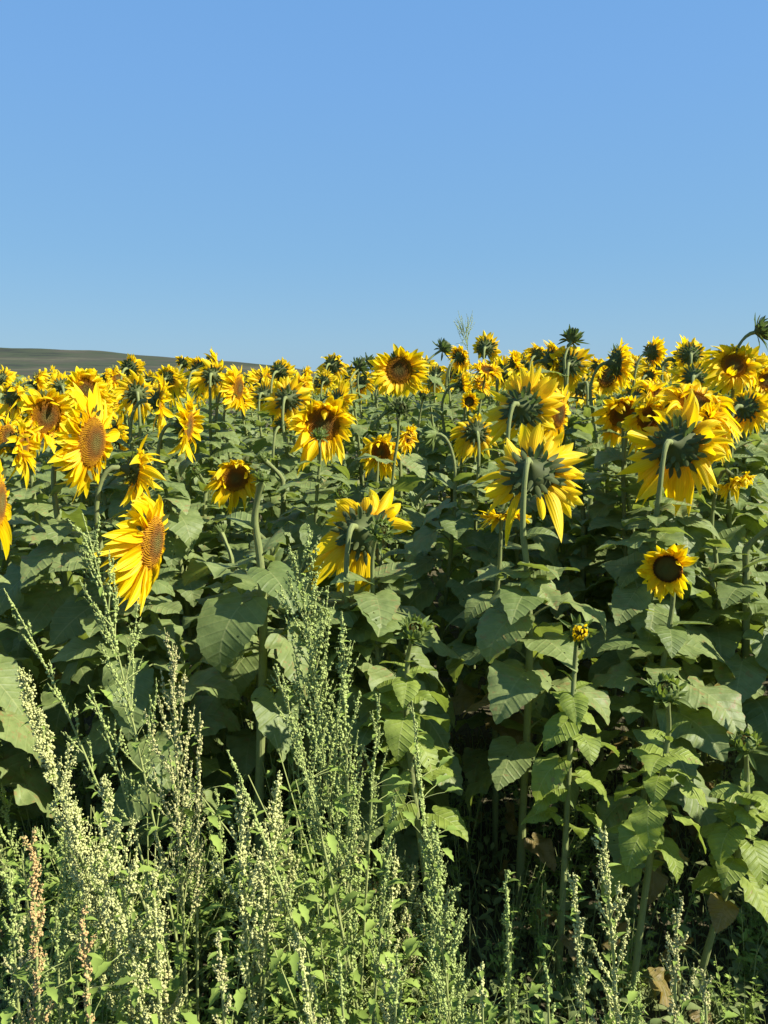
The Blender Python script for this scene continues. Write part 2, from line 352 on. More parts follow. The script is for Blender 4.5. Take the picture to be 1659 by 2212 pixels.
def head(parent, C, yaw, pitch, D, style, seed, roll=0, lod=1.0, skipfrac=0.0, gapv=None):
    rng = np.random.RandomState(seed)
    yw, pt = R_(yaw), R_(pitch)
    f = Vector((sin(yw)*cos(pt), -cos(yw)*cos(pt), sin(pt)))
    q = f.to_track_quat('Z', 'Y')
    bud = style in ('bud', 'opening')
    if bud: R = D*0.30
    elif style == 'young': R = D*0.22
    else: R = D*(rng.uniform(.235, .265) if f.y < 0.2 else rng.uniform(.195, .22))
    Lp = (D/2-R)*1.12
    mb = MB()
    s = R/0.05
    if bud: lathe(mb, [(.006, -.9*R), (.3*R, -.85*R), (.75*R, -.55*R), (1.0*R, -.1*R), (.98*R, .2*R), (.8*R, .42*R), (.4*R, .5*R), (0.001, .5*R)], 18)
    else: lathe(mb, [(.008, -.045*s), (.013*s, -.032*s), (.026*s, -.022*s), (.038*s, -.012*s), (.86*R, -.003), (.97*R, .001), (.96*R, .003*s), (.9*R, .002)], 24)
    bm_ = M['fresh'] if bud and q is not None and C.z < 1.45 else M['bract']
    rec = mb.obj('flower_head', [bm_], parent)
    rec.location = C; rec.rotation_mode = 'QUATERNION'; rec.rotation_quaternion = q @ Matrix.Rotation(R_(roll), 3, 'Z').to_quaternion()
    # bracts
    mb = MB()
    if bud:
        for lay, (z, r0, e0, L, n) in enumerate([(-.7, .6, 5, 1.7, 7), (-.45, .8, 25, 1.25, 11), (-.2, .98, 50, .95, 14), (.1, 1.0, 80, .8, 14), (.3, .85, 105, .75, 11), (.42, .55, 115, .5, 7)]):
            if style == 'opening' and lay >= 3: continue
            for i in range(n):
                ray(mb, rng, i/n*2*pi+lay*.4+rng.normal()*.12, r0*R*.95, z*R, L*R*rng.uniform(.8, 1.25), R*.2, e0+rng.normal()*14, 30+rng.normal()*25 if lay else rng.normal()*30, rng.normal()*15, .4, nt_=6, nu=3)
    else:
        for lay in range(3):
            n = [17, 15, 11][lay]
            for i in range(n):
                ray(mb, rng, (i+lay*.5)/n*2*pi+rng.normal()*.08, R*(.95-.22*lay), -.003*s-.009*s*lay, R*rng.uniform(.40, .80), R*.12, 4-10*lay+rng.normal()*16, -10+rng.normal()*38, rng.normal()*15, .3, nt_=6, nu=3)
    mb.obj('bracts', [bm_], rec)
    # disc
    mb = MB()
    dome = .10 if not bud else .2
    if style == 'side': dome = .26
    z00 = .45*R if bud else 0.002
    Rd = R*.55 if bud else R*.985
    prof = [(Rd*x, z00+dome*R*(1-x**2.5)-.04*R*math.exp(-(x/.3)**2)) for x in np.linspace(1, 0.001, 8)]
    lathe(mb, prof, 22, uvr=Rd)
    nf = int((520 if lod >= 1 else 140)*(0.35 if bud else 1))
    i = np.arange(nf); rr_ = np.sqrt((i+.5)/nf); aa = i*2.39996
    base = np.array([(1, 1, 0), (-1, 1, 0), (-1, -1, 0), (1, -1, 0), (0, 0, 1.5)])*.9
    sz = Rd*1.0/np.sqrt(nf)
    hgt = np.where(rr_ > .7, 1.9, 1.0)*rng.uniform(.7, 1.3, nf)
    cx = Rd*rr_*np.cos(aa); cy = Rd*rr_*np.sin(aa); cz = z00+dome*R*(1-rr_**2.5)-.04*R*np.exp(-(rr_/.3)**2)
    V = base[None]*sz*np.stack([np.ones(nf), np.ones(nf), hgt], 1)[:, None]+np.stack([cx, cy, cz], 1)[:, None]
    F = (np.array([(0, 1, 4), (1, 2, 4), (2, 3, 4), (3, 0, 4)])[None]+(np.arange(nf)*5)[:, None, None]).reshape(-1, 3)
    uv = np.zeros((nf, 5, 2)); uv[:, :, 0] = np.clip(rr_+rng.normal(0, .04, nf), 0, 1)[:, None]; uv[:, :4, 1] = 1; uv[:, 4, 1] = 0.0
    mb.add(V.reshape(-1, 3), F, uv.reshape(-1, 2))
    mb.obj('disc', [M['young_disc' if (style in ('young', 'bud', 'opening') or (style == 'cup' and D < .2)) else 'disc']], rec, smooth=False)
    # petals
    if style == 'bud': return rec
    mb = MB()
    if style == 'opening':
        for i in range(30):
            ray(mb, rng, i*2.4, R*rng.uniform(.4, .85), .35*R, R*rng.uniform(.7, 1.1), R*.16, 70+rng.normal()*14, 75+rng.normal()*30, rng.normal()*30, .5)
    else:
        n, e0, es, c0, cs, ln, tw = STY[style]
        gl = q.inverted() @ Vector((-.25, 0, -1)); gl = Matrix.Rotation(-R_(roll), 3, 'Z') @ gl; gl = np.array(gl)
        wn = Matrix.Rotation(rng.uniform(0, 6.28), 3, 'Z') @ Vector((1, 0, 0)); wn = np.array(wn)
        gapa = rng.uniform(0, 6.28); gapw = rng.uniform(0, .55)
        if style == 'side': gapw = .05
        if style == 'crown': gv = q.inverted() @ Vector(gapv or (0, 0, -1)); gapa = atan2(gv.y, gv.x)+rng.normal()*.1; gapw = .78
        flop = rng.uniform(.15, .45)*(1.5 if style == 'messy' else (.4 if style in ('young', 'side') else .8))
        for i in range(n):
            a = i/n*2*pi+rng.normal()*.07; lay = i % 2
            if rng.rand() < skipfrac: continue
            da = abs((a-gapa+pi) % (2*pi)-pi)
            if da < gapw and rng.rand() < (.9 if style == 'crown' else .65): continue
            lm = 1+.16*math.sin(a*2+gapa)+.10*math.sin(a*5+gapa*3)
            ray(mb, rng, a, R*(.96-.03*lay), .001+.003*lay, Lp*ln*lm*rng.uniform(.72, 1.14), D*.056*rng.uniform(.6, 1.35), e0+lay*8+rng.normal()*es, c0+rng.normal()*cs,
                rng.normal()*tw, rng.uniform(.1, .7), side=rng.normal()*.14, nt_=9 if lod >= 1 else 6, nu=5, g=gl*flop*rng.uniform(.2, 1.5)+wn*rng.uniform(0, .2))
        if style in ('messy', 'cup'):
            for i in range(6): ray(mb, rng, rng.uniform(0, 6.28), R*.9, .006, Lp*.8, D*.042, 75+rng.normal()*20, 50+rng.normal()*30, rng.normal()*30, .5)
    mb.obj('petals', [M['petal']], rec)
    return rec

# ---------------------------------------------------------------- sunflower plant
def sunflower(C, yaw, pitch, D, style, seed, name='sunflower', base=None, nleaf=15, lmat='leaf', low=0.22, lsize=0.23, joined=False, lod=1.0, roll=0, stem_r=0.011, topleaf=True, dry=0.0, skip=0.0, gapv=None):
    rng = np.random.RandomState(seed)
    C = Vector(C)
    if base is None: base = (C.x+rng.normal()*.05, C.y+rng.normal()*.04)
    root = empty(name, (base[0], base[1], 0))
    Cl = C-Vector((base[0], base[1], 0))
    yw, pt = R_(yaw), R_(pitch)
    f = Vector((sin(yw)*cos(pt), -cos(yw)*cos(pt), sin(pt)))
    R = D*.25; bk = (.9*D*.30 if style in ('bud', 'opening') else .042*R/.05)
    J = Cl-f*bk
    drop = .10+.06*(1-f.z)
    T = Vector((J.x-f.x*.07, J.y-f.y*.07, max(.3, J.z-drop)))
    if f.z > .5: T = J-f*.12
    p1 = bez((0, 0, -.02), (rng.normal()*.02, rng.normal()*.02, T.z*.4), (T.x*.8+rng.normal()*.035, T.y*.8+rng.normal()*.03, T.z*.75), T, 16)
    tan_ = Vector(p1[-1]-p1[-2]).normalized()
    p2 = bez(T, T+tan_*.06*(1 if f.z <= .5 else .4), J-f*(.05+.03*max(0, -f.z))+Vector((0, 0, .012)), J+f*.004, 9)
    P = np.concatenate([p1, p2[1:]]); n = len(P)
    rr_ = np.interp(np.arange(n), [0, 14, n-4, n-1], [stem_r*1.3, stem_r*.9, stem_r*.72, stem_r*1.05])*rng.uniform(.93, 1.07, n)
    mb = MB(); tube(mb, P, rr_, 10 if lod >= 1 else 6); mb.obj('stem', [M['stalk']], root)
    # leaves
    if D > .19 and f.y > .3 and not joined:
        for i in range(3):
            p = P[[15, 12, 13][i]]; az = -pi/2+[.7, -.65, .3][i]*1.7+rng.normal()*.25; pool = LEAVES['small_leaf' if i else 'top_leaf']
            o = bpy.data.objects.new('leaf', pool[rng.randint(len(pool))]); COL.objects.link(o); o.parent = root
            o.location = p; o.rotation_euler = (rng.normal()*.2, .15+.15*rng.rand(), az); o.scale = (rng.uniform(.08, .12),)*3
    if not joined and C.y < 2.7:
        for i in range(3):
            p = P[int(rng.uniform(1.5, 4.5))]; pool = LEAVES['big_dry']; az = rng.uniform(0, 6.28)
            o = bpy.data.objects.new('leaf', pool[rng.randint(len(pool))]); COL.objects.link(o); o.parent = root
            o.location = p; o.rotation_euler = (rng.normal()*.3, .3+.4*rng.rand(), az); o.scale = (rng.uniform(.06, .11),)*3; o['label'] = 'yellowed drying leaf'
    H = T.z; az = rng.uniform(0, 6.28); fol = MB() if joined else None
    for i in range(nleaf):
        t = low+(1-low)*((i+.5)/nleaf)**.9
        az += 2.4+rng.normal()*.3
        idx = t*15; a = int(min(14, idx)); p = p1[a]+(p1[a+1]-p1[a])*(idx-a)
        rel = (1-t)/(1-low)
        size = lsize*np.interp(rel, [0, .06, .25, .6, 1], [.50, .68, .95, 1.08, .9])*rng.uniform(.85, 1.15)
        cls = 'big_' if rel > .33 else ('small_' if rel > .08 else 'top_')
        mt = lmat
        if rel > .7 and rng.rand() < dry: mt = 'dry'
        pool = LEAVES[cls+mt]; me = pool[rng.randint(len(pool))]
        tilt = rng.normal()*.12; tz = rng.normal()*.15
        if joined:
            MJ.append((fol, me, Matrix.Translation(p) @ Matrix.Rotation(az, 4, 'Z') @ Matrix.Rotation(tilt, 4, 'Y') @ Matrix.Scale(size, 4)))
        else:
            bad = False
            for rr0 in (.3, .6, .9, 1.2, 1.5):
                wp = root.location+Vector(p)+Vector((cos(az), sin(az), .35-.5*rr0))*size*rr0
                if wp.y < .3: bad = True; break
                qx, qy = proj(wp)
                for (hx, hy, hr, hd, st_) in FBLK:
                    if hd > wp.y-.02 and (qx-hx)**2+(qy-hy)**2 < (hr*.95+size*.34/wp.y*FPX)**2 and not (abs(hd-wp.y) < .3 and rel < .1): bad = True; break
            if bad and rng.rand() < .97: continue
            o = bpy.data.objects.new('leaf', me); COL.objects.link(o); o.parent = root
            o.location = p; o.rotation_euler = (tz, tilt, az); o.scale = (size,)*3
            if mt == 'dry': o['label'] = 'yellowed drying leaf'
    if joined:
        for fo, me, mx in MJ:
            nv = len(me.vertices); co = np.empty(nv*3, np.float32); me.vertices.foreach_get('co', co); co = co.reshape(-1, 3)
            mm = np.array(mx); co = co@mm[:3, :3].T+mm[:3, 3]
            nl = len(me.loops); vi = np.empty(nl, np.int32); me.loops.foreach_get('vertex_index', vi)
            uvd = np.empty(nl*2, np.float32); me.uv_layers[0].data.foreach_get('uv', uvd); uvv = np.zeros((nv, 2), np.float32); uvv[vi] = uvd.reshape(-1, 2)
            mi = np.empty(len(me.polygons), np.int32); me.polygons.foreach_get('material_index', mi); Q = vi.reshape(-1, 4)
            fo.add(co, Q[mi == 0], uvv, 0)
            fo.F.append((Q[mi == 1]+fo.n-nv, 1))
        MJ.clear()
        fol.obj('leaves', [M[lmat], M['stalk']], root)
    head(root, Cl, yaw, pitch, D, style, seed+5, roll, lod, skip, gapv)
    return root
MJ = []

GS = 'sunflowers of the field'
FBLK = []   # (px, py, radius px, depth) of heads that must stay in view
HERO = [
 # px, py, size px, yaw, pitch, depth, style, label, options
 (195, 955, 205, 60, -6, 2.35, 'side', 'large sunflower at the left with a big orange-brown disc turned right', {}),
 (325, 1172, 245, 68, -6, 2.05, 'side', 'biggest low sunflower on the left, its disc turned right', {'roll': 20}),
 (293, 1015, 165, 98, -10, 2.30, 'messy', 'sunflower seen edge-on with few ragged petals between the two largest left flowers', {'skip': .35}),
 (-12, 1085, 225, 74, -5, 1.95, 'side', 'sunflower cut off by the left edge of the view, long petals pointing down', {'dry': 0}),
 (48, 962, 120, 70, -5, 2.55, 'messy', 'ragged sunflower just right of the one cut off by the left edge', {}),
 (100, 900, 140, 35, -5, 2.85, 'messy', 'tangled yellow sunflower touching the left side of the large disc-bearing flower', {}),
 (82, 828, 80, 82, -5, 4.3, 'cup', 'narrow edge-on sunflower against the hill near the left edge', {}),
 (28, 858, 85, 120, 5, 3.9, 'messy', 'pale sunflower at the far left edge below the hill', {}),
 (185, 842, 100, 25, 10, 3.6, 'messy', 'wide sunflower with an orange centre below the dark slope of the hill', {}),
 (133, 835, 62, 185, 0, 4.2, 'open', 'small sunflower seen from behind next to the wide orange-centred one', {}),
 (228, 815, 42, 85, 0, 5.2, 'cup', 'tiny edge-on sunflower standing alone before the hill', {}),
 (282, 795, 66, 145, 5, 4.9, 'young', 'round bristly sunflower raised against the hill crest', {}),
 (296, 850, 88, 182, -5, 3.7, 'open', 'sunflower showing its green back above a straight stalk, below the bristly one', {}),
 (343, 868, 120, 88, -5, 3.3, 'open', 'tall thin edge-on sunflower facing right, left of the narrow hanging one', {}),
 (405, 922, 132, 74, -10, 3.1, 'swept', 'narrow hanging sunflower with long tattered petals and slim brown disc', {}),
 (362, 816, 62, 160, 10, 4.9, 'messy', 'small sunflower behind the thin edge-on one', {}),
 (396, 784, 44, 150, 30, 6.0, 'young', 'small opening sunflower topping the left canopy', {}),
 (432, 800, 76, 140, 5, 4.5, 'messy', 'sunflower seen from behind at the top of the left clump', {}),
 (460, 812, 84, 170, -10, 3.9, 'messy', 'sunflower with a dark nodding back among bright petals', {}),
 (513, 838, 96, 66, -5, 3.8, 'side', 'fan-shaped sunflower facing right with glowing orange base', {}),
 (508, 1032, 118, 15, -15, 3.2, 'messy', 'half hidden low sunflower behind a straight green stalk', {}),
 (605, 802, 66, 150, 5, 4.6, 'young', 'spiky sunflower with long green bracts rising at the end of the hill', {}),
 (622, 862, 104, 168, -8, 4.0, 'open', 'sunflower seen from behind, above and left of the wide cup-shaped bloom', {}),
 (660, 815, 58, 84, 5, 5.0, 'cup', 'small side-on sunflower where the hill meets the sky', {}),
 (646, 836, 62, 30, 10, 4.5, 'messy', 'small tangled sunflower under the side-on one at the end of the hill', {}),
 (697, 918, 148, 8, 12, 3.2, 'cup', 'wide open sunflower facing us with a green bud before its disc', {}),
 (608, 918, 52, 150, 20, 3.9, 'young', 'small pale sunflower bud opening left of the wide open flower', {}),
 (702, 822, 42, 160, 20, 6.0, 'young', 'tiny sunflower with dark bracts near the middle of the skyline', {}),
 (862, 800, 112, 6, 4, 3.8, 'open', 'round sunflower facing us at the middle of the skyline', {}),
 (822, 975, 96, 10, -20, 3.4, 'messy', 'drooping sunflower half covered by leaves at the centre', {}),
 (782, 1150, 215, 158, -26, 2.2, 'crown', 'large sunflower seen from behind at the centre, crown of petals above dark back', {'gapv': (.9, 0, -.75)}),
 (992, 772, 62, 140, 25, 5.0, 'messy', 'bright sunflower beside the dark bud on the skyline', {}),
 (1050, 752, 70, 172, 0, 4.6, 'young', 'sunflower from behind just below the thin grass plume', {}),
 (1052, 800, 68, 20, 60, 4.2, 'messy', 'upward facing sunflower under the one by the grass plume', {}),
 (1013, 868, 52, 15, 0, 4.0, 'young', 'small round young sunflower with dark centre', {}),
 (1038, 830, 54, 50, 30, 4.3, 'messy', 'small sunflower above the round young one', {}),
 (916, 852, 38, 30, 70, 4.4, 'opening', 'tiny yellow bud opening beside a pale leaf', {}),
 (880, 945, 66, 60, -10, 3.7, 'messy', 'shaded orange sunflower behind a grey nodding bud', {}),
 (1112, 785, 66, 90, 30, 4.4, 'cup', 'thin tall tuft of petals rising above the large dark-backed sunflower', {}),
 (1130, 882, 172, 158, -16, 2.85, 'crown', 'large dark-backed sunflower with a bent grey stalk, right of centre', {}),
 (1203, 895, 122, 62, -5, 2.95, 'side', 'sunflower with fanned petals facing right behind the dark-backed one', {}),
 (1150, 1025, 228, 170, -38, 2.15, 'crown', 'large nodding sunflower from behind on a thick stalk, below the dark-backed one', {}),
 (1090, 1112, 110, 20, -70, 2.35, 'swept', 'hanging sunflower with petals pointing down under the nodding one', {}),
 (1190, 780, 96, 100, 0, 4.0, 'messy', 'tall twisted sunflower seen edge-on under the skyline bud', {}),
 (1162, 768, 58, 150, 10, 4.6, 'messy', 'small sunflower left of the tall twisted one', {}),
 (1230, 788, 92, 176, -5, 3.9, 'open', 'sunflower from behind with a drooping leaf across it', {}),
 (1285, 790, 46, 130, 10, 5.6, 'messy', 'small distant sunflower in the gap right of the skyline bud', {}),
 (1333, 785, 104, 108, 0, 3.8, 'cup', 'oval edge-on sunflower standing alone against the sky', {}),
 (1408, 762, 70, 132, 10, 4.0, 'young', 'ball-shaped young sunflower with bristly bracts against the sky', {}),
 (1402, 812, 50, 150, 0, 4.6, 'messy', 'small sunflower directly beneath the ball-shaped one', {}),
 (1492, 766, 78, 182, 0, 3.9, 'young', 'round sunflower from behind against the sky, right of the ball-shaped one', {}),
 (1500, 815, 84, 176, -5, 3.5, 'young', 'dark-backed sunflower right under the round one on the skyline', {}),
 (1585, 790, 116, 22, 25, 3.0, 'messy', 'bright upturned sunflower below the bud at the right edge', {}),
 (1342, 893, 118, 25, -15, 2.85, 'cup', 'sunflower with a brown shaded disc left of the yellow heap', {}),
 (1425, 865, 130, 60, 35, 2.7, 'messy', 'tangled sunflower forming the left of the yellow heap at the right', {}),
 (1505, 875, 170, 30, 50, 2.5, 'messy', 'upturned sunflower with long pointed petals topping the yellow heap', {}),
 (1462, 965, 225, 162, -16, 2.35, 'messy', 'largest sunflower on the right, seen from behind with a dark green back', {}),
 (1612, 882, 104, 150, -12, 2.9, 'open', 'sunflower from behind with an arched grey stalk near the right edge', {}),
 (1655, 822, 84, 40, 0, 3.1, 'messy', 'sunflower cut by the right edge below the bud', {}),
 (1588, 1040, 88, 60, -50, 2.45, 'messy', 'low drooping sunflower right of the largest dark-backed one', {}),
 (1442, 1228, 146, -10, 2, 2.0, 'young', 'low sunflower facing us with a plain dark green disc', {'lmat': 'leaf'}),
 (1252, 1366, 76, 5, 10, 1.78, 'opening', 'half open yellow bud on a slender stalk', {'lmat': 'young', 'lsize': .098, 'nleaf': 18, 'low': .45}),
 (1398, 905, 120, 40, -10, 2.6, 'messy', 'low tattered sunflower at the foot of the yellow heap, left of the dark-backed one', {}),
 (1540, 925, 130, 70, 10, 2.45, 'messy', 'long-petalled sunflower crowded behind the right side of the largest dark-backed one', {}),
 # buds
 (895, 1362, 84, 10, 50, 1.80, 'bud', 'young sunflower with a closed green bud below the large central bloom', {'lmat': 'young', 'lsize': .105, 'nleaf': 20, 'low': .45, 'px0': 950}),
 (1440, 1492, 98, -10, 62, 1.62, 'bud', 'bright young sunflower with closed bud and heart-shaped leaves, front right', {'lmat': 'young', 'lsize': .098, 'nleaf': 20, 'low': .45, 'px0': 1430}),
 (1610, 1606, 86, -10, 60, 1.66, 'bud', 'short young sunflower with closed bud at the right edge', {'lmat': 'young', 'lsize': .098, 'nleaf': 20, 'low': .45, 'px0': 1590}),
 (825, 1146, 72, 20, 30, 2.05, 'bud', 'green bud overlapping the back of the large central sunflower', {'lsize': .20, 'px0': 850}),
 (866, 880, 52, 10, 30, 3.0, 'bud', 'round green bud below the round sunflower facing us', {}),
 (928, 938, 62, -100, 0, 2.8, 'bud', 'grey nodding bud bent to the left', {}),
 (690, 938, 42, 0, 60, 2.9, 'bud', 'small bud standing before the disc of the wide open flower', {}),
 (566, 1030, 44, 40, 75, 2.0, 'bud', 'tall straight sunflower stalk with a tiny bud left of centre', {'lsize': .17, 'px0': 545, 'low': .55, 'nleaf': 13, 'stem_r': .0115}),
 (778, 790, 46, 150, 40, 4.8, 'bud', 'dark bud cluster left of the round flower on the skyline', {}),
 (800, 782, 40, 120, 20, 5.2, 'bud', 'dark bud touching the round flower on the skyline', {}),
 (960, 750, 46, 120, 40, 4.8, 'bud', 'spiky dark bud with level leaves on the skyline', {}),
 (1237, 728, 54, 160, 50, 3.9, 'bud', 'spiky dark bud rising highest right of centre', {}),
 (1648, 712, 66, 100, 20, 3.0, 'bud', 'spiky dark bud at the upper right edge', {'lsize': .17}),
]
random.seed(4)
HB = []
for (px, py, sz, yaw, pitch, d, sty, lab, op) in HERO: FBLK.append((px, py, sz*.5, d, sty))
for i, (px, py, sz, yaw, pitch, d, sty, lab, op) in enumerate(HERO):
    C = at(px, py, d); D = sz/FPX*d*(1.0 if sty not in ('bud', 'opening') else .9)*1.04
    rng = np.random.RandomState(100+i)
    o = dict(nleaf=23, lmat='leaf', lsize=.162, low=.30, stem_r=.0062+D*.011, dry=.10); o.update(op)
    if d > 3.3: o['nleaf'] = 15
    px0 = o.pop('px0', None)
    if px0 is None: b = (C.x+rng.normal()*.05, C.y+rng.uniform(-.02, .08))
    else: b = ((px0-PW/2)/FPX*d*1.05, C.y+.05)
    HB.append(b)
    root = sunflower(C, yaw-math.degrees(math.atan((px-PW/2)/FPX)), pitch, D, sty, 1000+i*7, base=b, **o)
    tag(root, lab, 'sunflower', GS)

# ---------------------------------------------------------------- the mass of sunflowers behind: prototypes, then copies
PRO = []
stys = ['open', 'messy', 'cup', 'crown', 'messy', 'young', 'swept', 'open', 'side', 'messy', 'crown', 'messy', 'side', 'swept']
for i, s in enumerate(stys):
    yaw = [150, 75, 100, 175, 160, 60, 130, 30, 70, 110, 150, 45, 85, 165][i]
    r_ = sunflower((0, 0, 1.5), yaw, [-5, -20, 5, -25, -10, 10, -15, 0, -8, -40, -15, 20, -5, -30][i], [.25, .23, .26, .24, .27, .2, .24, .26, .27, .22, .25, .24, .23, .25][i], s, 5000+i*13, joined=True, nleaf=20, lod=.5, low=.3, lsize=.17, base=(0.02, 0), stem_r=.010, skip=[0, .3, 0, .1, .2, 0, .4, 0, .1, .45, 0, .3, .2, .1][i])
    PRO.append(r_)
BUD = []
for i in range(7):
    r_ = sunflower((0, 0, 1.3), 90+i*31, 50, .075, 'bud', 6000+i*13, joined=True, nleaf=29, lod=.5, low=.15, lsize=.175, base=(0.02, 0), stem_r=.0125)
    BUD.append(r_)
used = set(); cnt = 0
rs = np.random.RandomState(11)
y = 2.35; rows = [(x_, y_) for y_ in (1.75, 2.1) for x_ in np.arange(.5*y_+.42, 2.6, .38)]  # starting rows: unseen field plants right of the frame, added to cast shade
while y < 9.3:
    x = -(0.5*y+.45)
    while x < 0.5*y+1.5:  # wider right margin: out-of-view plants added to shade the interior
        rows.append((x+rs.normal()*.09, y+rs.normal()*.09)); x += .36+.022*y
    y += .36+.022*y
def topclear(x, y, h):
    """lower a filler until it leaves the named heads behind it in view"""
    px, py = proj((x, y, h))
    for (hx, hy, hr, hd, st) in FBLK:
        if hd > y-.05 and abs(hx-px) < hr+.16/y*FPX*.75:
            lim = hy+hr+ (6 if hy < 850 else 20)
            if py < lim: py = lim
    # invert: height for py at depth y
    p = at(px, py, y); return min(h, p.z)
for (x, y) in rows:
    if any((x-b[0])**2+(y-b[1])**2 < .02 for b in HB): continue
    if cnt > 260: break
    flower = y > 3.6 and rs.rand() < (.88 if x < 0 else .76)
    h0 = 1.40+.06*max(0, min(y-2.4, 3))+.035*x/y*4+rs.normal()*.05
    if x/y < -.28: h0 -= .07
    if y < 3.6: h0 = rs.uniform(1.12, 1.34)
    h = topclear(x, y, h0+(.08 if flower else .0))
    if y > 4 and h < h0: h = max(h, min(h0, 1.30))
    if h < .75: h = .75
    pool = PRO if flower else BUD; j = rs.randint(len(pool)); src = pool[j]; key = (flower, j)
    if key in used: c = copy_tree(src)
    else: used.add(key); c = src
    sc_ = h/(1.55 if flower else 1.34)
    c.location = (x, y, 0); c.rotation_euler = (0, 0, rs.uniform(-.6, .6) if flower else rs.uniform(0, 6.28))
    wsc = max(sc_, .85)
    c.scale = (wsc, wsc, sc_)
    side = 'left' if x/y < -.18 else ('right' if x/y > .18 else 'middle'); wh = 'in the middle' if side == 'middle' else 'on the '+side; dep = 'nearer' if y < 5 else ('deeper' if y < 7 else 'farthest')
    if flower:
        look = {0: 'showing its green back', 1: 'seen from the side', 2: 'seen from the side with a cupped head', 3: 'turned fully away', 4: 'with tattered petals, turned away', 5: 'young and bristly', 6: 'with swept back petals', 7: 'facing us with a brown disc', 8: 'turned right with its disc showing', 9: 'ragged and drooping', 10: 'from behind with a crown of petals', 11: 'tangled and half facing us', 12: 'nearly edge-on', 13: 'nodding away'}[j]
        tag(c, 'sunflower %s, %s rows %s' % (look, dep, wh), 'sunflower', GS)
    else: tag(c, 'leafy green sunflower without open flower in the %s rows %s' % (dep, wh), 'sunflower', GS)
    cnt += 1
for fl, pool in ((True, PRO), (False, BUD)):
    for j, s in enumerate(pool):
        if (fl, j) not in used:
            for ch in list(s.children):
                for g in list(ch.children): bpy.data.objects.remove(g)
                bpy.data.objects.remove(ch)
            bpy.data.objects.remove(s)

# far rows as one mass
mb = MB(); rf = np.random.RandomState(5)
heads = MB()
y = 9.6
while y < 60:
    st = .5+.05*(y-9)
    x = -(0.5*y+1)
    while x < .5*y+2:
        X = x+rf.normal()*.15; Y = y+rf.normal()*.15; h = 1.52+rf.normal()*.06+.04*(X/Y*4)
        for q_ in range(7):
            a = rf.uniform(0, 6.28); z = h-.08-rf.rand()*.55; L = .22*(1+.03*(y-9))
            mx = Matrix.Translation((X, Y, z)) @ Matrix.Rotation(a, 4, 'Z') @ Matrix.Scale(L, 4)
            leaf_geo(mb, rf, n=7, half=1, pet=.5, a0=40, a1=0, a2=-60, M4=mx, tooth=0)
        if rf.rand() < .7:
            a0 = rf.uniform(R_(-20), R_(100)); fv = Vector((cos(a0), -sin(a0)*.9, .1)); 
            qm = Matrix.Translation((X, Y, h)) @ fv.to_track_quat('Z', 'Y').to_matrix().to_4x4()
            t = MB()
            for i in range(16): ray(t, rf, i/16*2*pi, .045, 0, .065, .017, 10+rf.normal()*20, rf.normal()*30, 0, .2, nt_=4, nu=3)
            V = np.concatenate(t.V); mm = np.array(qm); V = V@mm[:3, :3].T+mm[:3, 3]
            off = 0
            for (f, m_), vv, uu in zip(t.F, t.V, t.U):
                mb.add(V[off:off+len(vv)], f-off, uu, 2); off += len(vv)
            t = MB(); lathe(t, [(.001, -.03), (.03, -.02), (.046, 0), (.03, .008), (.001, .01)], 8)
            V = t.V[0]@mm[:3, :3].T+mm[:3, 3]; mb.add(V, t.F[0][0], None, 3)
        x += st
    y += st
o = mb.obj('far_sunflowers', [M['leaf'], M['stalk'], M['petal'], M['bract']])
tag(o, 'far rows of the sunflower field merging into one mass below the skyline', 'sunflower field', kind='stuff')

# ---------------------------------------------------------------- goosefoot weeds
phi = (1+5**.5)/2
ICO_V = np.array([(-1, phi, 0), (1, phi, 0), (-1, -phi, 0), (1, -phi, 0), (0, -1, phi), (0, 1, phi), (0, -1, -phi), (0, 1, -phi), (phi, 0, -1), (phi, 0, 1), (-phi, 0, -1), (-phi, 0, 1)], float)
ICO_V /= np.linalg.norm(ICO_V[0])
ICO_F = np.array([(0, 11, 5), (0, 5, 1), (0, 1, 7), (0, 7, 10), (0, 10, 11), (1, 5, 9), (5, 11, 4), (11, 10, 2), (10, 7, 6), (7, 1, 8), (3, 9, 4), (3, 4, 2), (3, 2, 6), (3, 6, 8), (3, 8, 9), (4, 9, 5), (2, 4, 11), (6, 2, 10), (8, 6, 7), (9, 8, 1)])
def balls(mb, C, rad, rng):
    n = len(C); S = rad[:, None]*rng.uniform(.75, 1.2, (n, 3))
    V = ICO_V[None]*S[:, None]*(1+.25*rng.normal(size=(n, 12, 1)).clip(-1, 1))+C[:, None]
    F = (ICO_F[None]+(np.arange(n)*12)[:, None, None]).reshape(-1, 3)
    mb.add(V.reshape(-1, 3), F)
def blade(mb, rng, p, az, el, L, W, curl=-40, toothed=False, m=0):
    n = 9 if toothed else 6; t = np.linspace(0, 1, n)
    pr = np.interp(t, [0, .12, .35, .6, .85, 1], [.12, .35, 1, .75, .3, .02])
    if toothed: pr = pr*(1+.22*np.where(np.arange(n) % 2 == 0, 1, -1))
    e = R_(el)+R_(curl)*t; dr = np.concatenate([[0], np.cumsum(np.cos(e[:-1]))])*L/(n-1); dz = np.concatenate([[0], np.cumsum(np.sin(e[:-1]))])*L/(n-1)
    u = np.array([-1, 0, 1.]); y = u[None]*pr[:, None]*W; h = np.abs(y)*.4+.1*W*np.sin(t*7+rng.rand()*6)[:, None]*np.abs(u)[None]
    X = dr[:, None]-np.sin(e)[:, None]*h; Z = dz[:, None]+np.cos(e)[:, None]*h
    c, s = cos(az), sin(az)
    mb.add(np.stack([X*c-y*s, X*s+y*c, Z], -1).reshape(-1, 3)+np.array(p), grid_faces(n, 3), np.stack(np.broadcast_arrays(u[None], t[:, None]), -1).reshape(-1, 2), m)
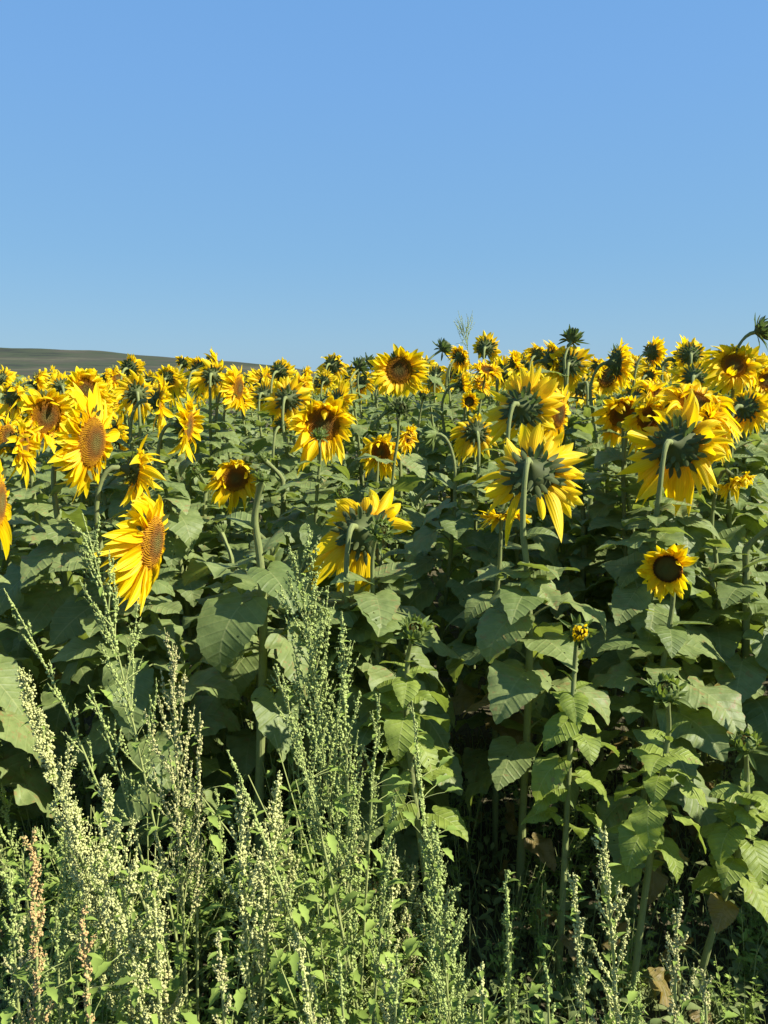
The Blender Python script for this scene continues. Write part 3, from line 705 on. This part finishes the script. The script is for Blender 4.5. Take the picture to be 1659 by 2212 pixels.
def goosefoot(base, ctrl, tip, seed, mat, fat=1.0, nb=18, blen=.16, lo=.35, dens=1.0, leaves=24, spread=28, sec=5, name='goosefoot', leafsz=.03, ball=.0025):
    rng = np.random.RandomState(seed)
    root = empty(name, base); B = Vector(base)
    tip = Vector(tip)-B; ctrl = Vector(ctrl)-B
    P = bez((0, 0, -.02), Vector((ctrl.x*.35, ctrl.y*.35, ctrl.z*.4)), ctrl, tip, 24)
    st = MB(); sd = MB(); lf = MB()
    H = np.linalg.norm(np.diff(P, axis=0), axis=1).sum()
    tube(st, P, np.linspace(.0042, .0012, 24)*(0.7+.4*fat), 5)
    cs, rs_ = [], []
    def spike(Q, s0=0.0, k=1.0):
        seg = np.linalg.norm(np.diff(Q, axis=0), axis=1); L = seg.sum(); cum = np.concatenate([[0], np.cumsum(seg)])
        n = max(3, int(L*(1-s0)/(.0018/dens)))
        # clusters bunch into knots along the axis
        s = (s0+(1-s0)*rng.rand(n)); kn = 0.013; sk = np.round(s*L/kn)*kn/L; s = s*.3+sk*.7
        c = np.stack([np.interp(s*L, cum, Q[:, i]) for i in range(3)], 1)
        taper = 1-.55*s**2
        rad = rng.uniform(.65, 1.25, n)*ball*k*taper
        off = rng.normal(size=(n, 3)); off /= np.linalg.norm(off, axis=1)[:, None]
        cs.append(c+off*(ball*1.25*fat*k*taper)[:, None]*rng.uniform(.3, 1.3, (n, 1))); rs_.append(rad)
    az = rng.uniform(0, 6.28)
    spike(P[-7:], .0, 1.1)
    for i in range(nb):
        t = lo+(0.96-lo)*(i+.5)/nb; az += 2.4+rng.normal()*.4
        a = t*23; j = int(a); p = P[j]+(P[min(j+1, 23)]-P[j])*(a-j); T = P[min(j+1, 23)]-P[j]; T /= np.linalg.norm(T)
        side = np.array([cos(az), sin(az), 0]); side -= T*side.dot(T); side /= np.linalg.norm(side)
        L = blen*(.25+.75*min(1, (1-t)/(1-lo)*1.4))*rng.uniform(.7, 1.2); sa = R_(spread+rng.normal()*7)
        d0 = T*cos(sa)+side*sin(sa); d1 = T*cos(sa*.5)+side*sin(sa*.5)+np.array([0, 0, .15])
        Q = bez(p, p+d0*L*.4, p+d0*L*.6+d1*L*.15, p+d0*L*.6+d1*L*.45, 9)
        tube(st, Q, np.linspace(.0016, .0007, 9), 4); spike(Q, .25)
        for q in range(sec):
            tt = .25+.65*(q+rng.rand())/sec; pj = Q[int(tt*8)]; a2 = rng.uniform(0, 6.28)
            s2 = np.array([cos(a2), sin(a2), 0]); dd = d0*cos(.55)+s2*sin(.55)+np.array([0, 0, .2]); l2 = L*.33*(1.1-tt*.7)*rng.uniform(.7, 1.3)
            Q2 = bez(pj, pj+dd*l2*.3, pj+dd*l2*.7, pj+dd*l2+np.array([0, 0, l2*.15]), 5)
            tube(st, Q2, .0006, 3); spike(Q2, .15, .85)
        if rng.rand() < .7: blade(lf, rng, p, az+rng.normal()*.3, 20+rng.normal()*20, leafsz*rng.uniform(.5, 1.1), leafsz*.16, -40)
        if rng.rand() < .5: blade(lf, rng, Q[4], az+rng.normal()*.8, 10+rng.normal()*25, leafsz*.6, leafsz*.09, -20)
    for i in range(leaves):
        t = rng.uniform(.12, min(.95, max(lo+.3, .5))); a = t*23; j = int(a); p = P[j]; a3 = rng.uniform(0, 6.28)
        Lf = leafsz*rng.uniform(.8, 1.6); pe = bez(p, p+np.array([cos(a3), sin(a3), .4])*.015, p+np.array([cos(a3), sin(a3), .3])*.03, p+np.array([cos(a3), sin(a3), .2])*.045, 4)
        tube(st, pe, .0007, 3)
        blade(lf, rng, pe[-1], a3, 5+rng.normal()*25, Lf*1.2, Lf*.26, -50+rng.normal()*20, True)
    balls(sd, np.concatenate(cs), np.concatenate(rs_), rng)
    st.obj('stem', [M['weed_stem']], root); sd.obj('seed_heads', [M[mat]], root)
    if lf.n: lf.obj('leaves', [M['weed_leaf']], root)
    return root
GW = 'flowering weeds along the field edge'
WEEDS = [
 # tip px, tip py, low px, low py, depth, mat, opts, label
 (40, 1440, 300, 2150, 1.25, 'seed_cream', dict(fat=2.0, nb=36, blen=.17, lo=.25, sec=6, leaves=14, spread=16, ball=.0028), 'tall pale goosefoot leaning to the left edge with thick cream seed spikes'),
 (222, 1690, 320, 2180, 1.2, 'seed_cream', dict(fat=1.9, nb=22, blen=.13, lo=.4, sec=5, leaves=12, spread=20), 'cream goosefoot spire just right of the tall leaning one'),
 (372, 1385, 400, 2100, 1.4, 'seed_buff', dict(fat=1.0, nb=26, blen=.17, lo=.42, sec=5, spread=17), 'buff brown goosefoot below the biggest low sunflower'),
 (178, 1110, 370, 1800, 1.5, 'seed_green', dict(fat=.75, nb=22, blen=.16, lo=.45, sec=6, dens=1.0, spread=27, ball=.0026, leaves=14), 'tall airy green weed with thin branches, left of the biggest low sunflower'),
 (8, 1272, 330, 1830, 1.5, 'seed_green', dict(fat=.7, nb=14, blen=.08, lo=.5, sec=4, dens=1.0, spread=24, ball=.0025, leaves=6), 'thin arching weed reaching the left edge'),
 (190, 1480, 330, 1800, 1.42, 'seed_green', dict(fat=.6, nb=10, blen=.06, lo=.6, sec=3, dens=.6, ball=.0027, leaves=6), 'short thin green spray behind the buff goosefoot'),
 (640, 1190, 745, 1900, 1.5, 'seed_green', dict(fat=1.15, nb=44, blen=.24, lo=.30, sec=6, spread=25, ball=.0028), 'largest green goosefoot left of centre with many beaded spikes'),
 (738, 1320, 760, 1900, 1.45, 'seed_green', dict(fat=1.2, nb=24, blen=.13, lo=.35, sec=5, spread=16, ball=.0028), 'upright beaded spike on the right side of the largest goosefoot'),
 (590, 1440, 740, 1830, 1.4, 'seed_green', dict(fat=1.1, nb=14, blen=.11, lo=.5, sec=4, spread=20), 'leaning green weed crossing in front of the largest goosefoot'),
 (820, 1500, 780, 1950, 1.45, 'seed_green', dict(fat=1.0, nb=12, blen=.09, lo=.55, sec=3, spread=22, dens=.8), 'slim green weed right of the largest goosefoot'),
 (490, 1620, 730, 2160, 1.3, 'seed_green', dict(fat=1.1, nb=12, blen=.06, lo=.5, sec=3, spread=18), 'dark shaded weed leaning across the lower left of centre'),
 (890, 1515, 960, 2150, 1.35, 'seed_green', dict(fat=.9, nb=14, blen=.08, lo=.55, sec=3, spread=14), 'slender weed spike below the closed green bud'),
 (925, 1790, 985, 2180, 1.25, 'seed_green', dict(fat=1.3, nb=26, blen=.15, lo=.3, sec=6, spread=18, ball=.0028), 'dense bright green goosefoot at bottom centre'),
 (1092, 1880, 1105, 2190, 1.3, 'seed_green', dict(fat=1.2, nb=12, blen=.07, lo=.4, sec=3, spread=14), 'small upright weed spike right of bottom centre'),
 (1238, 1888, 1275, 2200, 1.25, 'seed_cream', dict(fat=1.4, nb=18, blen=.09, lo=.3, sec=4, spread=14), 'yellowish seed spire left of the taller cream spire'),
 (1298, 1790, 1350, 2190, 1.25, 'seed_cream', dict(fat=1.2, nb=22, blen=.11, lo=.35, sec=4, spread=18), 'taller cream spire between the lower right stalks'),
 (1462, 1972, 1460, 2200, 1.2, 'seed_buff', dict(fat=1.4, nb=16, blen=.11, lo=.3, sec=4, spread=20), 'buff seed head before the yellowed leaf at the lower right'),
 (1520, 2100, 1530, 2205, 1.2, 'seed_buff', dict(fat=1.3, nb=8, blen=.05, lo=.4, sec=3), 'small buff spike near the bottom right'),
 (70, 1800, 78, 2150, 1.15, 'seed_rust', dict(fat=1.6, nb=22, blen=.09, lo=.35, sec=4, spread=12), 'rusty orange seed column near the left edge'),
 (178, 1965, 195, 2190, 1.12, 'seed_rust', dict(fat=1.4, nb=12, blen=.06, lo=.4, sec=3, spread=14), 'short rusty pink seed spike near the bottom left'),
 (600, 1690, 560, 2150, 1.35, 'seed_cream', dict(fat=.9, nb=20, blen=.12, lo=.45, sec=4, spread=16, ball=.003), 'pale yellow spike beside the straight green stalk'),
 (518, 1700, 540, 2150, 1.3, 'seed_cream', dict(fat=.9, nb=20, blen=.12, lo=.45, sec=4, spread=18, ball=.003), 'pale yellow weed in front of the foot of the straight stalk'),
 (432, 1540, 420, 2050, 1.45, 'seed_buff', dict(fat=.9, nb=14, blen=.08, lo=.5, sec=3, spread=14, ball=.0028), 'slim buff spike right of the buff brown goosefoot'),
 (855, 1720, 800, 2130, 1.35, 'seed_green', dict(fat=1.1, nb=14, blen=.08, lo=.45, sec=4, spread=16), 'leaning green spike under the slim green weed'),
 (470, 2020, 490, 2200, 1.12, 'seed_buff', dict(fat=1.4, nb=14, blen=.07, lo=.3, sec=4, spread=14), 'pinkish buff spike at the bottom left of centre'),
 (640, 2030, 690, 2200, 1.12, 'seed_cream', dict(fat=1.3, nb=14, blen=.08, lo=.3, sec=4, spread=18), 'cream spike leaning at the bottom under the shaded weed'),
 (728, 2060, 750, 2200, 1.12, 'seed_green', dict(fat=1.2, nb=10, blen=.06, lo=.3, sec=3), 'short green spike at the bottom under the largest goosefoot'),
 (20, 1870, 40, 2190, 1.2, 'seed_green', dict(fat=1.1, nb=16, blen=.09, lo=.35, sec=4), 'green seed spike at the lower left edge'),
 (120, 1960, 130, 2200, 1.2, 'seed_green', dict(fat=1.1, nb=14, blen=.08, lo=.35, sec=4), 'green spike between the two rusty ones'),
 (330, 1880, 345, 2200, 1.2, 'seed_cream', dict(fat=1.1, nb=18, blen=.10, lo=.35, sec=4), 'cream spike below the buff brown goosefoot'),
 (1040, 2080, 1045, 2205, 1.2, 'seed_cream', dict(fat=1.2, nb=8, blen=.05, lo=.3, sec=3), 'tiny cream spike at the bottom right of centre'),
 (1180, 2090, 1190, 2205, 1.2, 'seed_green', dict(fat=1.0, nb=8, blen=.05, lo=.3, sec=3), 'tiny green spike at the bottom beside the yellowish spire'),
 (860, 2080, 850, 2205, 1.15, 'seed_green', dict(fat=1.0, nb=10, blen=.06, lo=.3, sec=3), 'tiny green spike at the bottom centre'),
]
for i, (tx, ty, lx, ly, d, mat, op, lab) in enumerate(WEEDS):
    tip = at(tx, ty, d); low = at(lx, ly, d+.02)
    # continue the lower point to the ground
    s = (low-tip).normalized(); b = low+Vector((s.x, 0, -1))*max(low.z, 0) if low.z > 0 else low
    b.z = 0; b.x = low.x+(s.x/max(.2, -s.z))*low.z*.35
    ctrl = tip+(low-tip)*.45+Vector((.0, 0, .02))
    tag(goosefoot(b, ctrl, tip, 300+i, mat, **op), lab, 'weed', GW)
# airy plume above the skyline
c_ = at(1030, 760, 4.9); tp = at(998, 702, 4.9)
tag(goosefoot(Vector((c_.x+.05, c_.y, 0)), c_+Vector((0, 0, -.05)), tp, 777, 'seed_green', fat=.5, nb=12, blen=.16, lo=.85, dens=.5, sec=2, spread=30, ball=.003, leaves=4), 'thin weed plume rising above the flowers on the skyline', 'weed', GW)

# shorter goosefoot plants that fill the lower edge: prototypes and copies
WP = []
for i, (mat, h) in enumerate([('seed_green', .55), ('seed_cream', .5), ('seed_green', .6), ('seed_cream', .6), ('seed_buff', .5), ('seed_green', .5)]):
    WP.append(goosefoot((0, 0, 0), (.0, .01, h*.6), (.03-.01*i, .0, h), 900+i, mat, fat=1.1, nb=16, blen=.10, lo=.35, sec=4, leaves=22, ball=.003, leafsz=.034))
# leafy weeds
def leafy(seed, h, n):
    rng = np.random.RandomState(seed); root = empty('leafy_weed', (0, 0, 0)); st = MB(); lf = MB()
    for s in range(n):
        a = rng.uniform(0, 6.28); sp = rng.uniform(.02, .16); hh = h*rng.uniform(.6, 1.1)
        P = bez((0, 0, -.01), (cos(a)*sp*.3, sin(a)*sp*.3, hh*.4), (cos(a)*sp*.8, sin(a)*sp*.8, hh*.7), (cos(a)*sp*1.2, sin(a)*sp*1.2, hh), 10)
        tube(st, P, np.linspace(.0022, .0008, 10), 4)
        for i in range(rng.randint(16, 26)):
            t = rng.uniform(.15, 1); p = P[int(t*9)]
            L = rng.uniform(.016, .045)*(1.25-.5*t); blade(lf, rng, p+rng.normal(size=3)*.002, rng.uniform(0, 6.28), rng.uniform(-10, 60), L, L*rng.uniform(.14, .32), rng.uniform(-70, 0), rng.rand() < .4)
    st.obj('stem', [M['weed_stem']], root); lf.obj('leaves', [M['weed_leaf']], root); return root
LP = [leafy(40+i, [.3, .4, .5, .35, .45][i], [6, 6, 5, 7, 6][i]) for i in range(5)]
usedw = set(); rs = np.random.RandomState(21)
def drop(pool, key, x, y, sc_, lab, cat, grp):
    j = rs.randint(len(pool))
    if (key, j) in usedw: c = copy_tree(pool[j])
    else: usedw.add((key, j)); c = pool[j]
    c.location = (x, y, 0); c.rotation_euler = (rs.normal()*.06, rs.normal()*.06, rs.uniform(0, 6.28)); c.scale = (sc_,)*3
    side = 'left' if x/y < -.2 else ('right' if x/y > .2 else 'centre')
    a_ = ['green', 'cream', 'tall green', 'tall cream', 'buff', 'slim green'][j] if key == 'w' else ['low', 'bushy', 'tall', 'small dense', 'broad'][j]
    tag(c, lab % (a_, side), cat, grp)
for i in range(100):
    y = rs.uniform(1.12, 1.95); x = (rs.beta(1.15, 1.25)-.5)*1.3*y*.9
    left = x < .02
    if x > .12*y and (y > 1.45 or rs.rand() < .3): continue
    drop(WP, 'w', x, y, rs.uniform(.75, 1.15)*(1 if left else .75), 'short %s goosefoot among the crowded weeds at the %s of the bottom edge', 'weed', GW)
for i in range(130):
    y = rs.uniform(1.15, 2.7); x = rs.uniform(-.62, .62)*y
    drop(LP, 'l', x, y, rs.uniform(.7, 1.3)*(1.15 if x < 0 else .62), '%s leafy weed in the tangle at the %s foot of the sunflowers', 'weed', 'leafy weeds at ground level')
for k_, pool in (('w', WP), ('l', LP)):
    for j, s in enumerate(pool):
        if (k_, j) not in usedw:
            for ch in list(s.children): bpy.data.objects.remove(ch)
            bpy.data.objects.remove(s)
# undergrowth: grass and seedlings nobody could count
mb = MB(); rng = np.random.RandomState(8)
for i in range(14000):
    y = rng.uniform(.7, 3.2); x = rng.uniform(-.65, .65)*y
    if rng.rand() < .45: L = rng.uniform(.08, .26); blade(mb, rng, (x, y, -.005), rng.uniform(0, 6.28), rng.uniform(60, 88), L, .0022, rng.uniform(-60, 0))
    else: L = rng.uniform(.02, .05); blade(mb, rng, (x, y, rng.uniform(0, .16)), rng.uniform(0, 6.28), rng.uniform(-10, 50), L, L*.3, -40, False)
tag(mb.obj('undergrowth', [M['grass']]), 'grass blades and seedlings covering the soil between the weeds', 'ground cover', kind='stuff')
